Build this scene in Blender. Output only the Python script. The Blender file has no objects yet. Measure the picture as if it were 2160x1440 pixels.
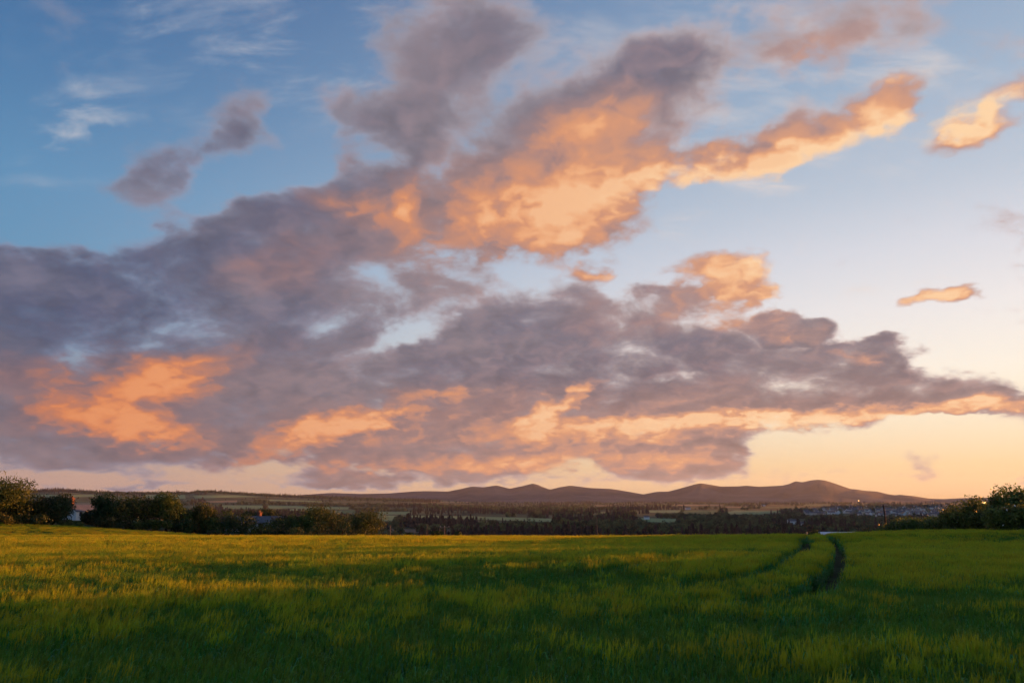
import bpy, bmesh, math, random
import numpy as np

# ------------------------------------------------------------------ camera, light, exposure
F = 1680.0                                  # focal length in photograph pixels (2160 wide)
PITCH = math.radians(10.95)
CAM = (0.0, 0.0, 3.0)
SUN_AZ, SUN_EL = math.radians(57.0), math.radians(2.0)   # azimuth measured from +Y towards +X
SUN_STRENGTH = 5.0
SKY_STRENGTH = 0.10
EXPOSURE = 1.45

sc = bpy.context.scene
col = sc.collection
cam_data = bpy.data.cameras.new('camera')
cam = bpy.data.objects.new('camera', cam_data)
col.objects.link(cam)
cam.location = CAM
cam.rotation_euler = (math.pi / 2 + PITCH, 0, 0)
cam_data.sensor_width = 36.0
cam_data.lens = 28.0
cam_data.clip_start = 0.1
cam_data.clip_end = 60000
sc.camera = cam
vs = sc.view_settings
vs.view_transform = 'Standard'
vs.look = 'None'
vs.exposure = EXPOSURE
vs.gamma = 1.0
vs.use_curve_mapping = False
sc.cycles.max_bounces = 6
sc.cycles.transparent_max_bounces = 4
sc.cycles.volume_bounces = 0
sc.cycles.use_adaptive_sampling = True
sc.cycles.adaptive_threshold = 0.012
sc.cycles.adaptive_min_samples = 24
sc.cycles.use_denoising = True

sun_data = bpy.data.lights.new('sun', 'SUN')
sun = bpy.data.objects.new('sun', sun_data)
col.objects.link(sun)
sun_data.energy = SUN_STRENGTH
sun_data.angle = math.radians(0.5)
sun_data.color = (1.0, 0.32, 0.06)
sun.rotation_euler = (math.pi / 2 - SUN_EL, 0, math.pi - SUN_AZ)


def lin(r, g, b):
    f = lambda c: (c / 255 / 12.92) if c <= 10 else ((c / 255 + 0.055) / 1.055) ** 2.4
    return (f(r), f(g), f(b))


def px_dir(px, py):
    """World direction seen at a pixel of the photograph."""
    x, y = (px - 1080) / F, (720 - py) / F
    c, s = math.cos(PITCH), math.sin(PITCH)
    v = (x, c - y * s, s + y * c)
    n = math.sqrt(sum(k * k for k in v))
    return (v[0] / n, v[1] / n, v[2] / n)


def px_azel(px, py):
    d = px_dir(px, py)
    return math.degrees(math.atan2(d[0], d[1])), math.degrees(math.asin(d[2]))


# ------------------------------------------------------------------ node helper
class Sock:
    """A shader socket with arithmetic, so that formulas stay readable."""
    def __init__(self, t, s):
        self.t, self.s = t, s

    def _m(self, op, *a, clamp=False):
        n = self.t.nodes.new('ShaderNodeMath')
        n.operation = op
        n.use_clamp = clamp
        for i, v in enumerate((self,) + a):
            put(self.t, n.inputs[i], v)
        return Sock(self.t, n.outputs[0])

    def __add__(self, o): return self._m('ADD', o)
    __radd__ = __add__
    def __sub__(self, o): return self._m('SUBTRACT', o)
    def __rsub__(self, o): return (self * -1.0) + o
    def __mul__(self, o): return self._m('MULTIPLY', o)
    __rmul__ = __mul__
    def __truediv__(self, o): return self._m('DIVIDE', o)
    def clamp(self): return self._m('ADD', 0.0, clamp=True)
    def madd(self, a, b): return self._m('MULTIPLY_ADD', a, b)

    def smooth(self, lo, hi, a=0.0, b=1.0):
        n = self.t.nodes.new('ShaderNodeMapRange')
        n.interpolation_type = 'SMOOTHSTEP'
        put(self.t, n.inputs['Value'], self)
        for k, v in (('From Min', lo), ('From Max', hi), ('To Min', a), ('To Max', b)):
            n.inputs[k].default_value = v
        return Sock(self.t, n.outputs[0])


def put(t, inp, v):
    if isinstance(v, Sock):
        t.links.new(v.s, inp)
    else:
        if inp.type == 'RGBA' and len(v) == 3:
            v = (*v, 1.0)
        inp.default_value = v


def vmath(t, op, *a, out=0):
    n = t.nodes.new('ShaderNodeVectorMath')
    n.operation = op
    for i, v in enumerate(a):
        if v is not None:
            put(t, n.inputs[3 if (op == 'SCALE' and i == 1) else i], v)
    return Sock(t, n.outputs[out])


def combine(t, x=0.0, y=0.0, z=0.0):
    n = t.nodes.new('ShaderNodeCombineXYZ')
    for i, v in enumerate((x, y, z)):
        put(t, n.inputs[i], v)
    return Sock(t, n.outputs[0])


def noise(t, vec, scale=1.0, detail=4.0, rough=0.5, distort=0.0, color=False, lac=2.0, dim='3D'):
    n = t.nodes.new('ShaderNodeTexNoise')
    n.noise_dimensions = dim
    put(t, n.inputs['Vector'], vec)
    n.inputs['Scale'].default_value = scale
    n.inputs['Detail'].default_value = detail
    n.inputs['Roughness'].default_value = rough
    n.inputs['Lacunarity'].default_value = lac
    n.inputs['Distortion'].default_value = distort
    return Sock(t, n.outputs['Color' if color else 0])


def ramp(t, fac, stops, mode='LINEAR'):
    n = t.nodes.new('ShaderNodeValToRGB')
    n.color_ramp.interpolation = mode
    e = n.color_ramp.elements
    while len(e) < len(stops):
        e.new(0.5)
    for el, (p, c) in zip(e, stops):
        el.position = p
        el.color = (*c, 1.0)
    put(t, n.inputs[0], fac)
    return Sock(t, n.outputs[0])


def mix(t, fac, a, b, mode='MIX'):
    n = t.nodes.new('ShaderNodeMix')
    n.data_type = 'RGBA'
    n.blend_type = mode
    n.clamp_factor = True
    put(t, n.inputs[0], fac)
    put(t, n.inputs[6], a)
    put(t, n.inputs[7], b)
    return Sock(t, n.outputs[2])


# ------------------------------------------------------------------ world: evening sky with broken cloud
def build_world():
    w = bpy.data.worlds.new('World')
    sc.world = w
    w.use_nodes = True
    t = w.node_tree
    t.nodes.clear()
    geo = t.nodes.new('ShaderNodeTexCoord')
    D = vmath(t, 'NORMALIZE', Sock(t, geo.outputs['Generated']))
    sep = t.nodes.new('ShaderNodeSeparateXYZ')
    put(t, sep.inputs[0], D)
    X, Y, Z = (Sock(t, sep.outputs[i]) for i in range(3))
    az = X._m('ARCTAN2', Y) * (180 / math.pi)                # degrees, 0 = +Y
    el = Z._m('ARCSINE') * (180 / math.pi)
    saz = X * math.sin(SUN_AZ) + Y * math.cos(SUN_AZ)        # cosine towards the sun's azimuth

    # clear air: one elevation ramp towards the sun, one away from it
    elf = el / 90.0
    elf = elf._m('MAXIMUM', 0.0)._m('POWER', 0.5)
    P = lambda d: math.sqrt(d / 90)
    away = ramp(t, elf, [(0.0, lin(182, 150, 142)), (P(2), lin(188, 160, 150)), (P(4.5), lin(170, 160, 165)), (P(9), lin(128, 158, 184)),
                         (P(14), lin(104, 152, 188)), (P(20), lin(96, 145, 186)), (P(26), lin(80, 126, 172)),
                         (P(34), lin(60, 103, 154)), (P(60), lin(46, 82, 132)), (1.0, lin(40, 72, 120))])
    sunw = ramp(t, elf, [(0.0, lin(247, 198, 146)), (P(2), lin(250, 217, 170)), (P(5), lin(252, 236, 208)), (P(8), lin(255, 245, 230)),
                         (P(12), lin(242, 237, 236)), (P(16), lin(222, 223, 231)), (P(20), lin(195, 205, 219)),
                         (P(26), lin(166, 186, 208)), (P(34), lin(140, 166, 197)), (P(60), lin(90, 120, 165)), (1.0, lin(60, 92, 140))])
    side = saz.smooth(-0.1, 0.97)
    clear = mix(t, side, away, sunw)
    nish = t.nodes.new('ShaderNodeTexSky')
    nish.sky_type = 'NISHITA'
    nish.sun_disc = False
    nish.sun_elevation = SUN_EL
    nish.sun_rotation = SUN_AZ
    nish.air_density, nish.dust_density, nish.ozone_density = 1.0, 1.2, 1.5
    ns = vmath(t, 'SCALE', Sock(t, nish.outputs[0]), SKY_STRENGTH)
    clear = vmath(t, 'SCALE', mix(t, 0.10, clear, ns), 1.06)

    # cloud deck coordinates: features shrink and flatten towards the horizon
    den = Z._m('MAXIMUM', 0.0) + 0.40
    cx, cy = X / den * 2.1, Y / den * 2.1
    C = combine(t, cx, cy, 0.0)
    sd = (math.sin(SUN_AZ), math.cos(SUN_AZ))
    warp = noise(t, C, 1.9, 4.0, 0.55, color=True, dim='2D')
    wv = vmath(t, 'SUBTRACT', warp, (0.5, 0.5, 0.5))
    fine = noise(t, C, 7.0, 4.0, 0.55, color=True, dim='2D')
    fv = vmath(t, 'SUBTRACT', fine, (0.5, 0.5, 0.5))
    hw = den * 7.5                                            # ragged outlines: displace the layout
    s1 = t.nodes.new('ShaderNodeSeparateXYZ'); put(t, s1.inputs[0], wv)
    s2 = t.nodes.new('ShaderNodeSeparateXYZ'); put(t, s2.inputs[0], fv)
    W1x, W1y, W2x, W2y = (Sock(t, s.outputs[i]) for s in (s1, s2) for i in (0, 1))
    waz = az + hw * (W1x * 1.1 + W2x * 0.6)
    wel = el + hw * (W1y * 0.6 + W2y * 0.36)
    V = combine(t, waz, wel, 0.0)

    def blobs(items, start=None):
        acc = start
        for (px, py, rx, ry, ang, wgt) in items:
            a0, e0 = px_azel(px, py)
            c, s = math.cos(math.radians(ang)), math.sin(math.radians(ang))
            a1, e1 = px_azel(px + rx * c, py - rx * s)
            a2, e2 = px_azel(px - ry * s, py - ry * c)
            n = t.nodes.new('ShaderNodeTexGradient')
            n.gradient_type = 'SPHERICAL'
            tm = n.texture_mapping
            tm.vector_type = 'TEXTURE'
            tm.translation = (a0, e0, 0)
            tm.rotation = (0, 0, math.atan2(e1 - e0, a1 - a0))
            tm.scale = (1.9 * math.hypot(a1 - a0, e1 - e0), 1.9 * math.hypot(a2 - a0, e2 - e0), 1)
            put(t, n.inputs[0], V)
            g = Sock(t, n.outputs[1])
            acc = g * wgt if acc is None else g.madd(wgt, acc)
        return acc

    cover = blobs(COVER)
    lit = blobs(LIT)
    veil = blobs(VEIL)
    # beyond the layout the deck goes on as scattered cloud
    outer = noise(t, C, 0.55, 2.0, 0.5, dim='2D').smooth(0.5, 0.68)
    cover = cover.madd(1.0, outer * az._m('ABSOLUTE').smooth(34.0, 50.0))
    outer2 = el.smooth(34.0, 45.0)
    cover = cover.madd(1.0, outer * outer2)

    n0 = noise(t, C, 2.6, 9.0, 0.55, 0.2, dim='2D')
    Cw = vmath(t, 'ADD', C, vmath(t, 'SCALE', fv, 0.16))

    def billow(vec):                                           # rounded heads of the cumulus
        n = t.nodes.new('ShaderNodeTexVoronoi')
        n.voronoi_dimensions = '2D'
        n.feature = 'F1'
        n.normalize = True
        put(t, n.inputs['Vector'], vec)
        n.inputs['Scale'].default_value = 4.2
        n.inputs['Detail'].default_value = 2.0
        n.inputs['Roughness'].default_value = 0.5
        n.inputs['Lacunarity'].default_value = 2.3
        return 1.0 - Sock(t, n.outputs['Distance']) * 1.25
    off = combine(t, sd[0] * 0.055, sd[1] * 0.055, 0.0)
    b0 = billow(Cw)
    b1 = billow(vmath(t, 'ADD', Cw, off))
    nb = noise(t, C, 0.9, 3.0, 0.5, dim='2D')                  # broad thick and thin parts
    cc = cover._m('MINIMUM', 1.25)
    dens = n0.madd(2.3, cc - 2.04)
    dens = b0.madd(0.75, dens)
    dens = nb.madd(0.5, dens - 0.14)
    alpha = dens.smooth(-0.06, 0.58)
    thick = dens.smooth(0.12, 1.0)
    edge = (b0 - b1) * 1.5 + (n0 - 0.5) * 1.2                  # slopes that face the sun
    edge = edge._m('MAXIMUM', -0.7)._m('MINIMUM', 0.9)
    fluff = edge.madd(0.95, 0.90)                              # billows break the lit parts up
    lum = (lit * fluff)._m('MAXIMUM', 0.0) + edge._m('MAXIMUM', 0.0) * side.madd(0.20, 0.04)
    lum = lum.clamp()

    warm = el.smooth(13.0, 2.0)                                # lower decks are warmer
    sh_cool = mix(t, side, lin(92, 104, 137), lin(140, 134, 150))
    sh_thin = mix(t, side, lin(122, 144, 176), lin(214, 192, 186))
    sh_warm = mix(t, side, lin(107, 107, 125), lin(154, 124, 120))
    shade = mix(t, warm, sh_cool, sh_warm)
    shade = mix(t, thick, sh_thin, shade)
    soft = nb.madd(0.8, n0 * 0.7).smooth(0.5, 1.0)
    shade = mix(t, soft * 0.7, shade, mix(t, side, lin(142, 138, 152), lin(178, 158, 158)))
    shade = vmath(t, 'SCALE', shade, edge.madd(0.30, 1.0 - thick * 0.27)._m('MAXIMUM', 0.54)._m('MINIMUM', 1.08))
    half = mix(t, side, lin(146, 112, 112), lin(190, 148, 136))
    glow = mix(t, side, lin(214, 126, 82), lin(238, 172, 126))
    bright = mix(t, side, lin(232, 146, 94), lin(254, 216, 172))
    cl = mix(t, (lum * 2.6).clamp(), shade, half)
    cl = mix(t, ((lum - 0.26) * 2.0).clamp(), cl, glow)
    thin = (1.0 - thick) * side * 0.55
    cl = mix(t, ((lum - 0.62) * 2.0 + thin * lum * 1.6).clamp(), cl, bright)
    vn = noise(t, vmath(t, 'MULTIPLY', C, (1.0, 2.4, 1.0)), 3.2, 5.0, 0.6, 0.25, dim='2D')
    va = (veil * vn.smooth(0.40, 0.80)).clamp()
    vcol = mix(t, side, lin(176, 184, 198), lin(236, 220, 210))
    sky = mix(t, va, clear, vcol)
    sky = mix(t, alpha, sky, cl)
    # ground half of the sphere: dull earth
    sky = mix(t, Z.smooth(-0.02, -0.08), sky, (0.05, 0.05, 0.035))
    bg = t.nodes.new('ShaderNodeBackground')
    put(t, bg.inputs[0], sky)
    bg.inputs[1].default_value = 2 ** -EXPOSURE
    out = t.nodes.new('ShaderNodeOutputWorld')
    t.links.new(bg.outputs[0], out.inputs[0])
    w.cycles.sampling_method = 'MANUAL'
    w.cycles.sample_map_resolution = 512


# cloud layout: (px, py, rx, ry, tilt, weight) of the photograph, turned into azimuth and elevation
COVER = [
    (560, 560, 420, 120, 8, 1.0), (250, 640, 330, 110, 0, .9), (720, 430, 230, 80, 20, .9), (80, 730, 300, 120, 0, 1.0),
    (450, 790, 450, 110, 0, .9), (150, 905, 280, 60, -6, .9), (600, 890, 400, 70, 0, .8), (950, 820, 330, 100, 8, .9),
    (1130, 680, 230, 85, 5, 1.0), (1370, 680, 150, 50, 8, .95), (1100, 890, 330, 70, 5, .9), (1400, 820, 320, 70, 3, 1.0),
    (1560, 755, 150, 44, -5, .9), (1700, 850, 330, 34, 3, 1.15), (1900, 812, 160, 36, -6, 1.2), (2080, 854, 160, 16, 0, 1.3),
    (850, 968, 330, 30, -3, .9), (1190, 962, 170, 28, 5, .75), (1452, 956, 110, 38, 5, 2.4),
    (420, 285, 170, 66, 30, .82), (310, 375, 100, 40, 30, .45), (500, 250, 60, 40, 30, .4), (900, 205, 200, 95, 28, 1.1), (1000, 490, 260, 70, 8, .6), (1180, 310, 200, 110, 25, 1.05),
    (1450, 335, 290, 62, 12, .95), (1740, 272, 240, 44, 20, 1.0), (1390, 165, 210, 85, 25, .9), (1750, 90, 230, 75, 15, .72),
    (1240, 410, 230, 55, 8, .8), (2115, 225, 130, 38, 32, .9), (1080, 50, 380, 80, 0, .58), (1200, 490, 130, 42, 5, .7),
    (1900, 200, 60, 40, 60, .5), (710, 270, 90, 60, 60, .5), (870, 340, 150, 50, 10, .2),
    (1535, 572, 80, 34, 10, 1.2), (1582, 635, 55, 34, 0, 1.2), (1985, 622, 62, 17, 12, 1.2), (1662, 697, 60, 22, 0, 2.2),
    (1815, 748, 85, 28, 3, 2.4), (1280, 580, 60, 14, 5, .6), (1425, 625, 70, 18, 10, .65),
    (720, 1018, 140, 13, 0, 1.0), (250, 1024, 220, 8, 0, .9), (950, 1010, 170, 14, 0, .5), (150, 975, 120, 10, -10, .4),
    (20, 570, 70, 30, 0, .5), (2150, 1013, 30, 4, 5, .6), (2040, 300, 80, 18, 35, .4),
    # gaps
    (840, 715, 95, 24, 28, -1.1), (70, 455, 170, 70, 0, -.7), (1060, 575, 100, 34, 20, -.6), (600, 225, 70, 36, 0, -.4), (250, 610, 60, 18, 0, -.5), (530, 400, 170, 22, 30, -.3),
    (1330, 255, 50, 40, 60, -.45), (1090, 745, 60, 12, 20, -.5), (1430, 790, 60, 10, 5, -.45), (480, 960, 140, 10, -8, -.35),
    (1150, 130, 60, 60, 30, -.3), (1640, 655, 60, 26, 0, -.5), (700, 120, 120, 70, 20, -.4), (960, 330, 60, 40, 60, -.6), (780, 335, 90, 36, 20, -.35), (620, 350, 120, 30, 25, -.3), (1450, 560, 260, 40, 10, -.35),
]
LIT = [
    (1640, 352, 330, 30, 13, 1.2), (1600, 312, 300, 46, 14, .45), (1230, 412, 180, 34, 8, .68), (1850, 240, 80, 42, 40, 1.0), (2105, 230, 100, 34, 32, 1.1),
    (1200, 340, 170, 60, 20, .3), (875, 440, 46, 45, 70, .65), (735, 435, 60, 26, -25, .45), (310, 815, 150, 38, 18, .85), (250, 890, 130, 22, -12, .8),
    (690, 905, 120, 22, 20, .95), (820, 880, 60, 10, 12, .8), (1140, 885, 40, 22, 50, 1.1), (1210, 845, 50, 12, 40, .9),
    (1650, 882, 420, 12, 3, 1.0), (1300, 912, 260, 14, 3, .7), (1250, 250, 90, 40, 20, .4), (1200, 485, 110, 40, 10, .7),
    (690, 310, 46, 28, 0, .35), (1560, 600, 90, 60, 0, .95), (1050, 975, 260, 14, 0, .45), (1985, 622, 60, 16, 10, .9),
    (1260, 580, 80, 16, 0, .7), (1400, 660, 130, 30, 5, .28), (2100, 862, 130, 8, 0, .6), (160, 790, 180, 30, 0, .35),
    (1010, 485, 120, 40, 20, .45), (1180, 965, 160, 22, 0, .45), (1450, 965, 80, 16, 0, .5), (1690, 110, 110, 40, 10, .3),
    (330, 905, 60, 25, 0, .5), (930, 830, 60, 8, 8, .35), (600, 560, 90, 30, 20, .22), (850, 990, 300, 9, 0, .35), (1660, 702, 40, 12, 0, .4), (1812, 755, 40, 8, 0, .5),
    (300, 840, 280, 80, 10, .16), (750, 905, 280, 50, 10, .26), (1300, 885, 380, 45, 3, .24), (1100, 440, 330, 100, 15, .22), 
]
VEIL = [
    (170, 245, 90, 34, 18, 1.0), (130, 285, 70, 12, 8, .8), (300, 45, 40, 40, 0, .6), (350, 90, 40, 14, -20, .5), (20, 328, 40, 8, 0, .5),
    (100, 385, 120, 12, -5, .3), (700, 110, 330, 90, 5, .9), (1600, 60, 350, 90, 5, .5), (1950, 160, 200, 60, 10, .5),
    (1600, 398, 55, 14, 0, .8), (1700, 370, 50, 12, 20, .7), (1450, 480, 60, 22, 35, .8), (1940, 370, 70, 26, -30, .4),
    (1810, 605, 30, 10, 10, .6), (1700, 522, 14, 12, 0, .4), (1960, 590, 40, 8, 10, .4), (2130, 555, 50, 8, 0, .3),
    (1500, 250, 300, 120, 10, .5),
]
build_world()


# ------------------------------------------------------------------ materials
def material(name, base, rough=0.8, spec=0.2, vary=0.25, scale=1.0, translucent=0.0, tint=None, rand=0.0, coords='Object'):
    m = bpy.data.materials.new(name)
    m.use_nodes = True
    t = m.node_tree
    b = t.nodes['Principled BSDF']
    out = t.nodes['Material Output']
    tc = t.nodes.new('ShaderNodeTexCoord')
    n = noise(t, Sock(t, tc.outputs[coords]), scale, 5.0, 0.6)
    dark = tuple(c * (1 - vary) for c in base)
    light = tuple(min(1.0, c * (1 + vary)) for c in (tint or base))
    c = mix(t, n.smooth(0.3, 0.7), dark, light)
    if rand:
        oi = t.nodes.new('ShaderNodeObjectInfo')
        r = Sock(t, oi.outputs['Random'])
        h = t.nodes.new('ShaderNodeHueSaturation')
        put(t, h.inputs['Color'], c)
        put(t, h.inputs['Value'], r.madd(2 * rand, 1.0 - rand))
        put(t, h.inputs['Hue'], r._m('MULTIPLY', 7.31)._m('FRACT').madd(0.07, 0.462))
        c = Sock(t, h.outputs[0])
    put(t, b.inputs['Base Color'], c)
    b.inputs['Roughness'].default_value = rough
    b.inputs['Specular IOR Level'].default_value = spec
    if translucent:
        tr = t.nodes.new('ShaderNodeBsdfTranslucent')
        put(t, tr.inputs[0], c)
        mx = t.nodes.new('ShaderNodeMixShader')
        mx.inputs[0].default_value = translucent
        t.links.new(b.outputs[0], mx.inputs[1])
        t.links.new(tr.outputs[0], mx.inputs[2])
        t.links.new(mx.outputs[0], out.inputs[0])
    return m


M = {
    'soil': material('soil', (0.018, 0.032, 0.012), 0.95, 0.1, 0.35, 0.8, tint=(0.02, 0.045, 0.014)),
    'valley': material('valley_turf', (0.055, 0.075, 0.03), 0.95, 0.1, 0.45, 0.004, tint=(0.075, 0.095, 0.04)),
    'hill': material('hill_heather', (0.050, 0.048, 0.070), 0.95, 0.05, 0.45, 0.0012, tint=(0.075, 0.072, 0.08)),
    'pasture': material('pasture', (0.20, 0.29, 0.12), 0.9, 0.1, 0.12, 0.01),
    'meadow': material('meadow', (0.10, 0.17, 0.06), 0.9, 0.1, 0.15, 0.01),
    'stubble': material('stubble', (0.26, 0.20, 0.11), 0.9, 0.1, 0.12, 0.01),
    'fallow': material('fallow', (0.15, 0.11, 0.075), 0.9, 0.1, 0.15, 0.02),
    'leaf': material('tree_leaf', (0.045, 0.080, 0.018), 0.6, 0.25, 0.45, 0.5, 0.3, tint=(0.08, 0.10, 0.02), rand=0.25),
    'leaf_dark': material('tree_leaf_dark', (0.03, 0.058, 0.018), 0.6, 0.25, 0.35, 0.5, 0.25, rand=0.2),
    'leaf_hedge': material('hedge_leaf', (0.06, 0.115, 0.026), 0.5, 0.35, 0.5, 0.9, 0.38, tint=(0.12, 0.15, 0.03), rand=0.2),
    'wood_leaf': material('woodland_leaf', (0.072, 0.105, 0.046), 0.8, 0.1, 0.3, 0.2, 0.2, rand=0.6),
    'wood_conifer': material('woodland_conifer', (0.058, 0.050, 0.042), 0.8, 0.1, 0.3, 0.2, 0.1, rand=0.4),
    'bark': material('bark', (0.06, 0.045, 0.032), 0.95, 0.1, 0.4, 3.0),
    'blossom': material('blossom', (0.75, 0.74, 0.66), 0.8, 0.1, 0.1, 3.0),
    'render': material('white_render', (0.72, 0.72, 0.72), 0.9, 0.1, 0.06, 1.0),
    'cream': material('cream_render', (0.52, 0.48, 0.42), 0.9, 0.1, 0.1, 1.0),
    'stone': material('stone', (0.28, 0.24, 0.20), 0.9, 0.1, 0.25, 1.5),
    'brick': material('red_brick', (0.21, 0.10, 0.07), 0.9, 0.1, 0.25, 2.0),
    'slate': material('slate', (0.10, 0.105, 0.125), 0.6, 0.3, 0.2, 1.2),
    'pantile': material('pantile', (0.34, 0.17, 0.09), 0.8, 0.2, 0.2, 1.2),
    'sheet': material('pale_sheet_metal', (0.55, 0.58, 0.64), 0.45, 0.5, 0.06, 0.8),
    'glass': material('window_glass', (0.03, 0.035, 0.045), 0.08, 0.6, 0.1, 1.0),
    'door': material('painted_door', (0.09, 0.07, 0.06), 0.5, 0.3, 0.1, 1.0),
    'pole_wood': material('weathered_pole', (0.20, 0.16, 0.125), 0.9, 0.1, 0.3, 4.0),
    'pole_dark': material('creosoted_pole', (0.045, 0.032, 0.026), 0.85, 0.2, 0.3, 4.0),
    'porcelain': material('porcelain', (0.6, 0.58, 0.55), 0.2, 0.5, 0.05, 1.0),
    'barley_leaf': material('barley_leaf', (0.05, 0.36, 0.085), 0.38, 0.5, 0.3, 0.35, 0.38, tint=(0.07, 0.38, 0.055), rand=0.35, coords='Generated'),
    'barley_stem': material('barley_stem', (0.07, 0.24, 0.03), 0.5, 0.25, 0.2, 0.5, 0.3, rand=0.2, coords='Generated'),
    'barley_ear': material('barley_ear', (0.36, 0.42, 0.014), 0.6, 0.2, 0.2, 0.5, 0.42, tint=(0.41, 0.44, 0.018), rand=0.15, coords='Generated'),
    'green_ear': material('green_ear', (0.085, 0.22, 0.022), 0.6, 0.2, 0.2, 0.5, 0.4, tint=(0.12, 0.25, 0.022), rand=0.2, coords='Generated'),
    'green_awn': material('green_awn', (0.14, 0.28, 0.04), 0.6, 0.2, 0.15, 0.5, 0.45, rand=0.2, coords='Generated'),
    'barley_awn': material('barley_awn', (0.48, 0.51, 0.035), 0.6, 0.2, 0.15, 0.5, 0.45, rand=0.15, coords='Generated'),
}


def mesh_obj(name, verts, faces, mats, parent=None, mat_idx=None, smooth=False):
    me = bpy.data.meshes.new(name)
    me.from_pydata([tuple(v) for v in verts], [], [tuple(f) for f in faces])
    for m in (mats if isinstance(mats, (list, tuple)) else [mats]):
        me.materials.append(m)
    if mat_idx is not None:
        me.polygons.foreach_set('material_index', mat_idx)
    if smooth:
        me.polygons.foreach_set('use_smooth', [True] * len(me.polygons))
    o = bpy.data.objects.new(name, me)
    col.objects.link(o)
    if parent is not None:
        o.parent = parent
    return o


def fast_mesh(name, co, quads, mats, mat_idx=None):
    """A mesh from an (n,3) array and an (m,4) array of quads."""
    me = bpy.data.meshes.new(name)
    n, m = len(co), len(quads)
    me.vertices.add(n)
    me.vertices.foreach_set('co', np.asarray(co, dtype=np.float32).ravel())
    me.loops.add(m * 4)
    me.loops.foreach_set('vertex_index', np.asarray(quads, dtype=np.int32).ravel())
    me.polygons.add(m)
    me.polygons.foreach_set('loop_start', np.arange(0, m * 4, 4, dtype=np.int32))
    for mt in mats:
        me.materials.append(mt)
    if mat_idx is not None:
        me.polygons.foreach_set('material_index', np.asarray(mat_idx, dtype=np.int32))
    me.update(calc_edges=True)
    return me


def tag(o, label=None, cat=None, group=None, kind=None):
    if label: o['label'] = label
    if cat: o['category'] = cat
    if group: o['group'] = group
    if kind: o['kind'] = kind
    return o


def empty(name, loc, rz=0.0):
    o = bpy.data.objects.new(name, None)
    col.objects.link(o)
    o.location = loc
    o.rotation_euler = (0, 0, rz)
    o.empty_display_size = 0.3
    return o


# ------------------------------------------------------------------ the lie of the land
def sstep(a, b, x):
    k = np.clip((x - a) / (b - a), 0.0, 1.0)
    return k * k * (3 - 2 * k)


def vnoise(x, y, seed=0):
    """Smooth value noise in [-1, 1]."""
    def h(i, j):
        v = np.sin(i * 127.1 + j * 311.7 + seed * 74.7) * 43758.5453
        return 2 * (v - np.floor(v)) - 1
    i, j = np.floor(x), np.floor(y)
    fx, fy = x - i, y - j
    fx, fy = fx * fx * (3 - 2 * fx), fy * fy * (3 - 2 * fy)
    return (h(i, j) * (1 - fx) + h(i + 1, j) * fx) * (1 - fy) + (h(i, j + 1) * (1 - fx) + h(i + 1, j + 1) * fx) * fy


def skyline(points):
    """Pixels of a skyline -> arrays of azimuth (degrees) and slope (height per metre of distance)."""
    a, s = [], []
    for px, py in points:
        d = px_dir(px, py)
        a.append(math.degrees(math.atan2(d[0], d[1])))
        s.append(d[2] / math.hypot(d[0], d[1]))
    return np.array(a), np.array(s)


RIDGE = skyline([(-900, 1040), (-300, 1036), (0, 1036), (45, 1035), (130, 1032), (170, 1035), (220, 1037), (300, 1038), (400, 1038), (412, 1035), (450, 1035),
                 (500, 1039), (560, 1042), (600, 1044), (640, 1046), (700, 1048), (850, 1053), (1000, 1058)])
HILLS = skyline([(560, 1052), (640, 1043), (700, 1039), (760, 1041), (820, 1040), (870, 1036), (900, 1035), (945, 1036), (975, 1030), (995, 1025.5),
                 (1020, 1027), (1048, 1023), (1075, 1030), (1100, 1025), (1112, 1022), (1124, 1019), (1135, 1022), (1145, 1026.5), (1160, 1032), (1180, 1027),
                 (1203, 1023.5), (1225, 1026), (1245, 1028.5), (1290, 1030.5), (1330, 1037), (1357, 1042), (1385, 1036.5), (1410, 1036), (1440, 1028),
                 (1465, 1021), (1478, 1018.5), (1500, 1022), (1520, 1025.5), (1560, 1025), (1575, 1023.5), (1600, 1026), (1650, 1023.5), (1665, 1020),
                 (1678, 1014), (1692, 1016.5), (1710, 1012.5), (1725, 1011), (1740, 1012.5), (1755, 1017), (1775, 1024), (1795, 1031), (1805, 1031),
                 (1820, 1034), (1850, 1036), (1875, 1042), (1890, 1044), (1897, 1042.5), (1930, 1046), (1960, 1051), (1990, 1052), (2030, 1050),
                 (2075, 1049), (2110, 1048.5), (2160, 1050)])
HILLS = (np.append(HILLS[0], [35.5, 39, 43, 48, 52, 58, 64, 70, 76]), np.append(HILLS[1], [-0.001, 0.006, 0.016, 0.027, 0.0312, 0.0315, 0.0312, 0.030, 0.028]))  # unseen higher hills added towards the sun to keep the valley shaded
VALLEY = -60.0


def ground(x, y):
    x, y = np.asarray(x, float), np.asarray(y, float)
    r = np.hypot(x, y)
    az = np.degrees(np.arctan2(x, y))
    yy = np.maximum(y, 0)
    z = -0.000275 * yy ** 2
    z = z + 0.72 * np.exp(-((x - 46) / 13) ** 2 - ((y - 74) / 24) ** 2)
    z = z + (0.10 * vnoise(x / 9, y / 7, 3) + 0.16 * vnoise(x / 24, y / 17, 5)) * sstep(5, 20, r)
    left = np.clip(-6.4 - 0.0735 * (x + 58), -9.5, -1.0)
    z = z + (left - z) * sstep(112, 165, y) * sstep(-15, -62, x)
    z = np.maximum(z, VALLEY)
    v = VALLEY + 2.0 * vnoise(x / 700, y / 700, 8)
    rz = np.interp(az, RIDGE[0], RIDGE[1]) * 5500 + 3 - 11
    v = v + (np.maximum(rz, VALLEY) - v) * sstep(2700, 5500, r) * sstep(-1.5, -6.0, az) * sstep(-110, -80, az)
    z = z + (v - z) * sstep(215, 620, r)
    return z


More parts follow.
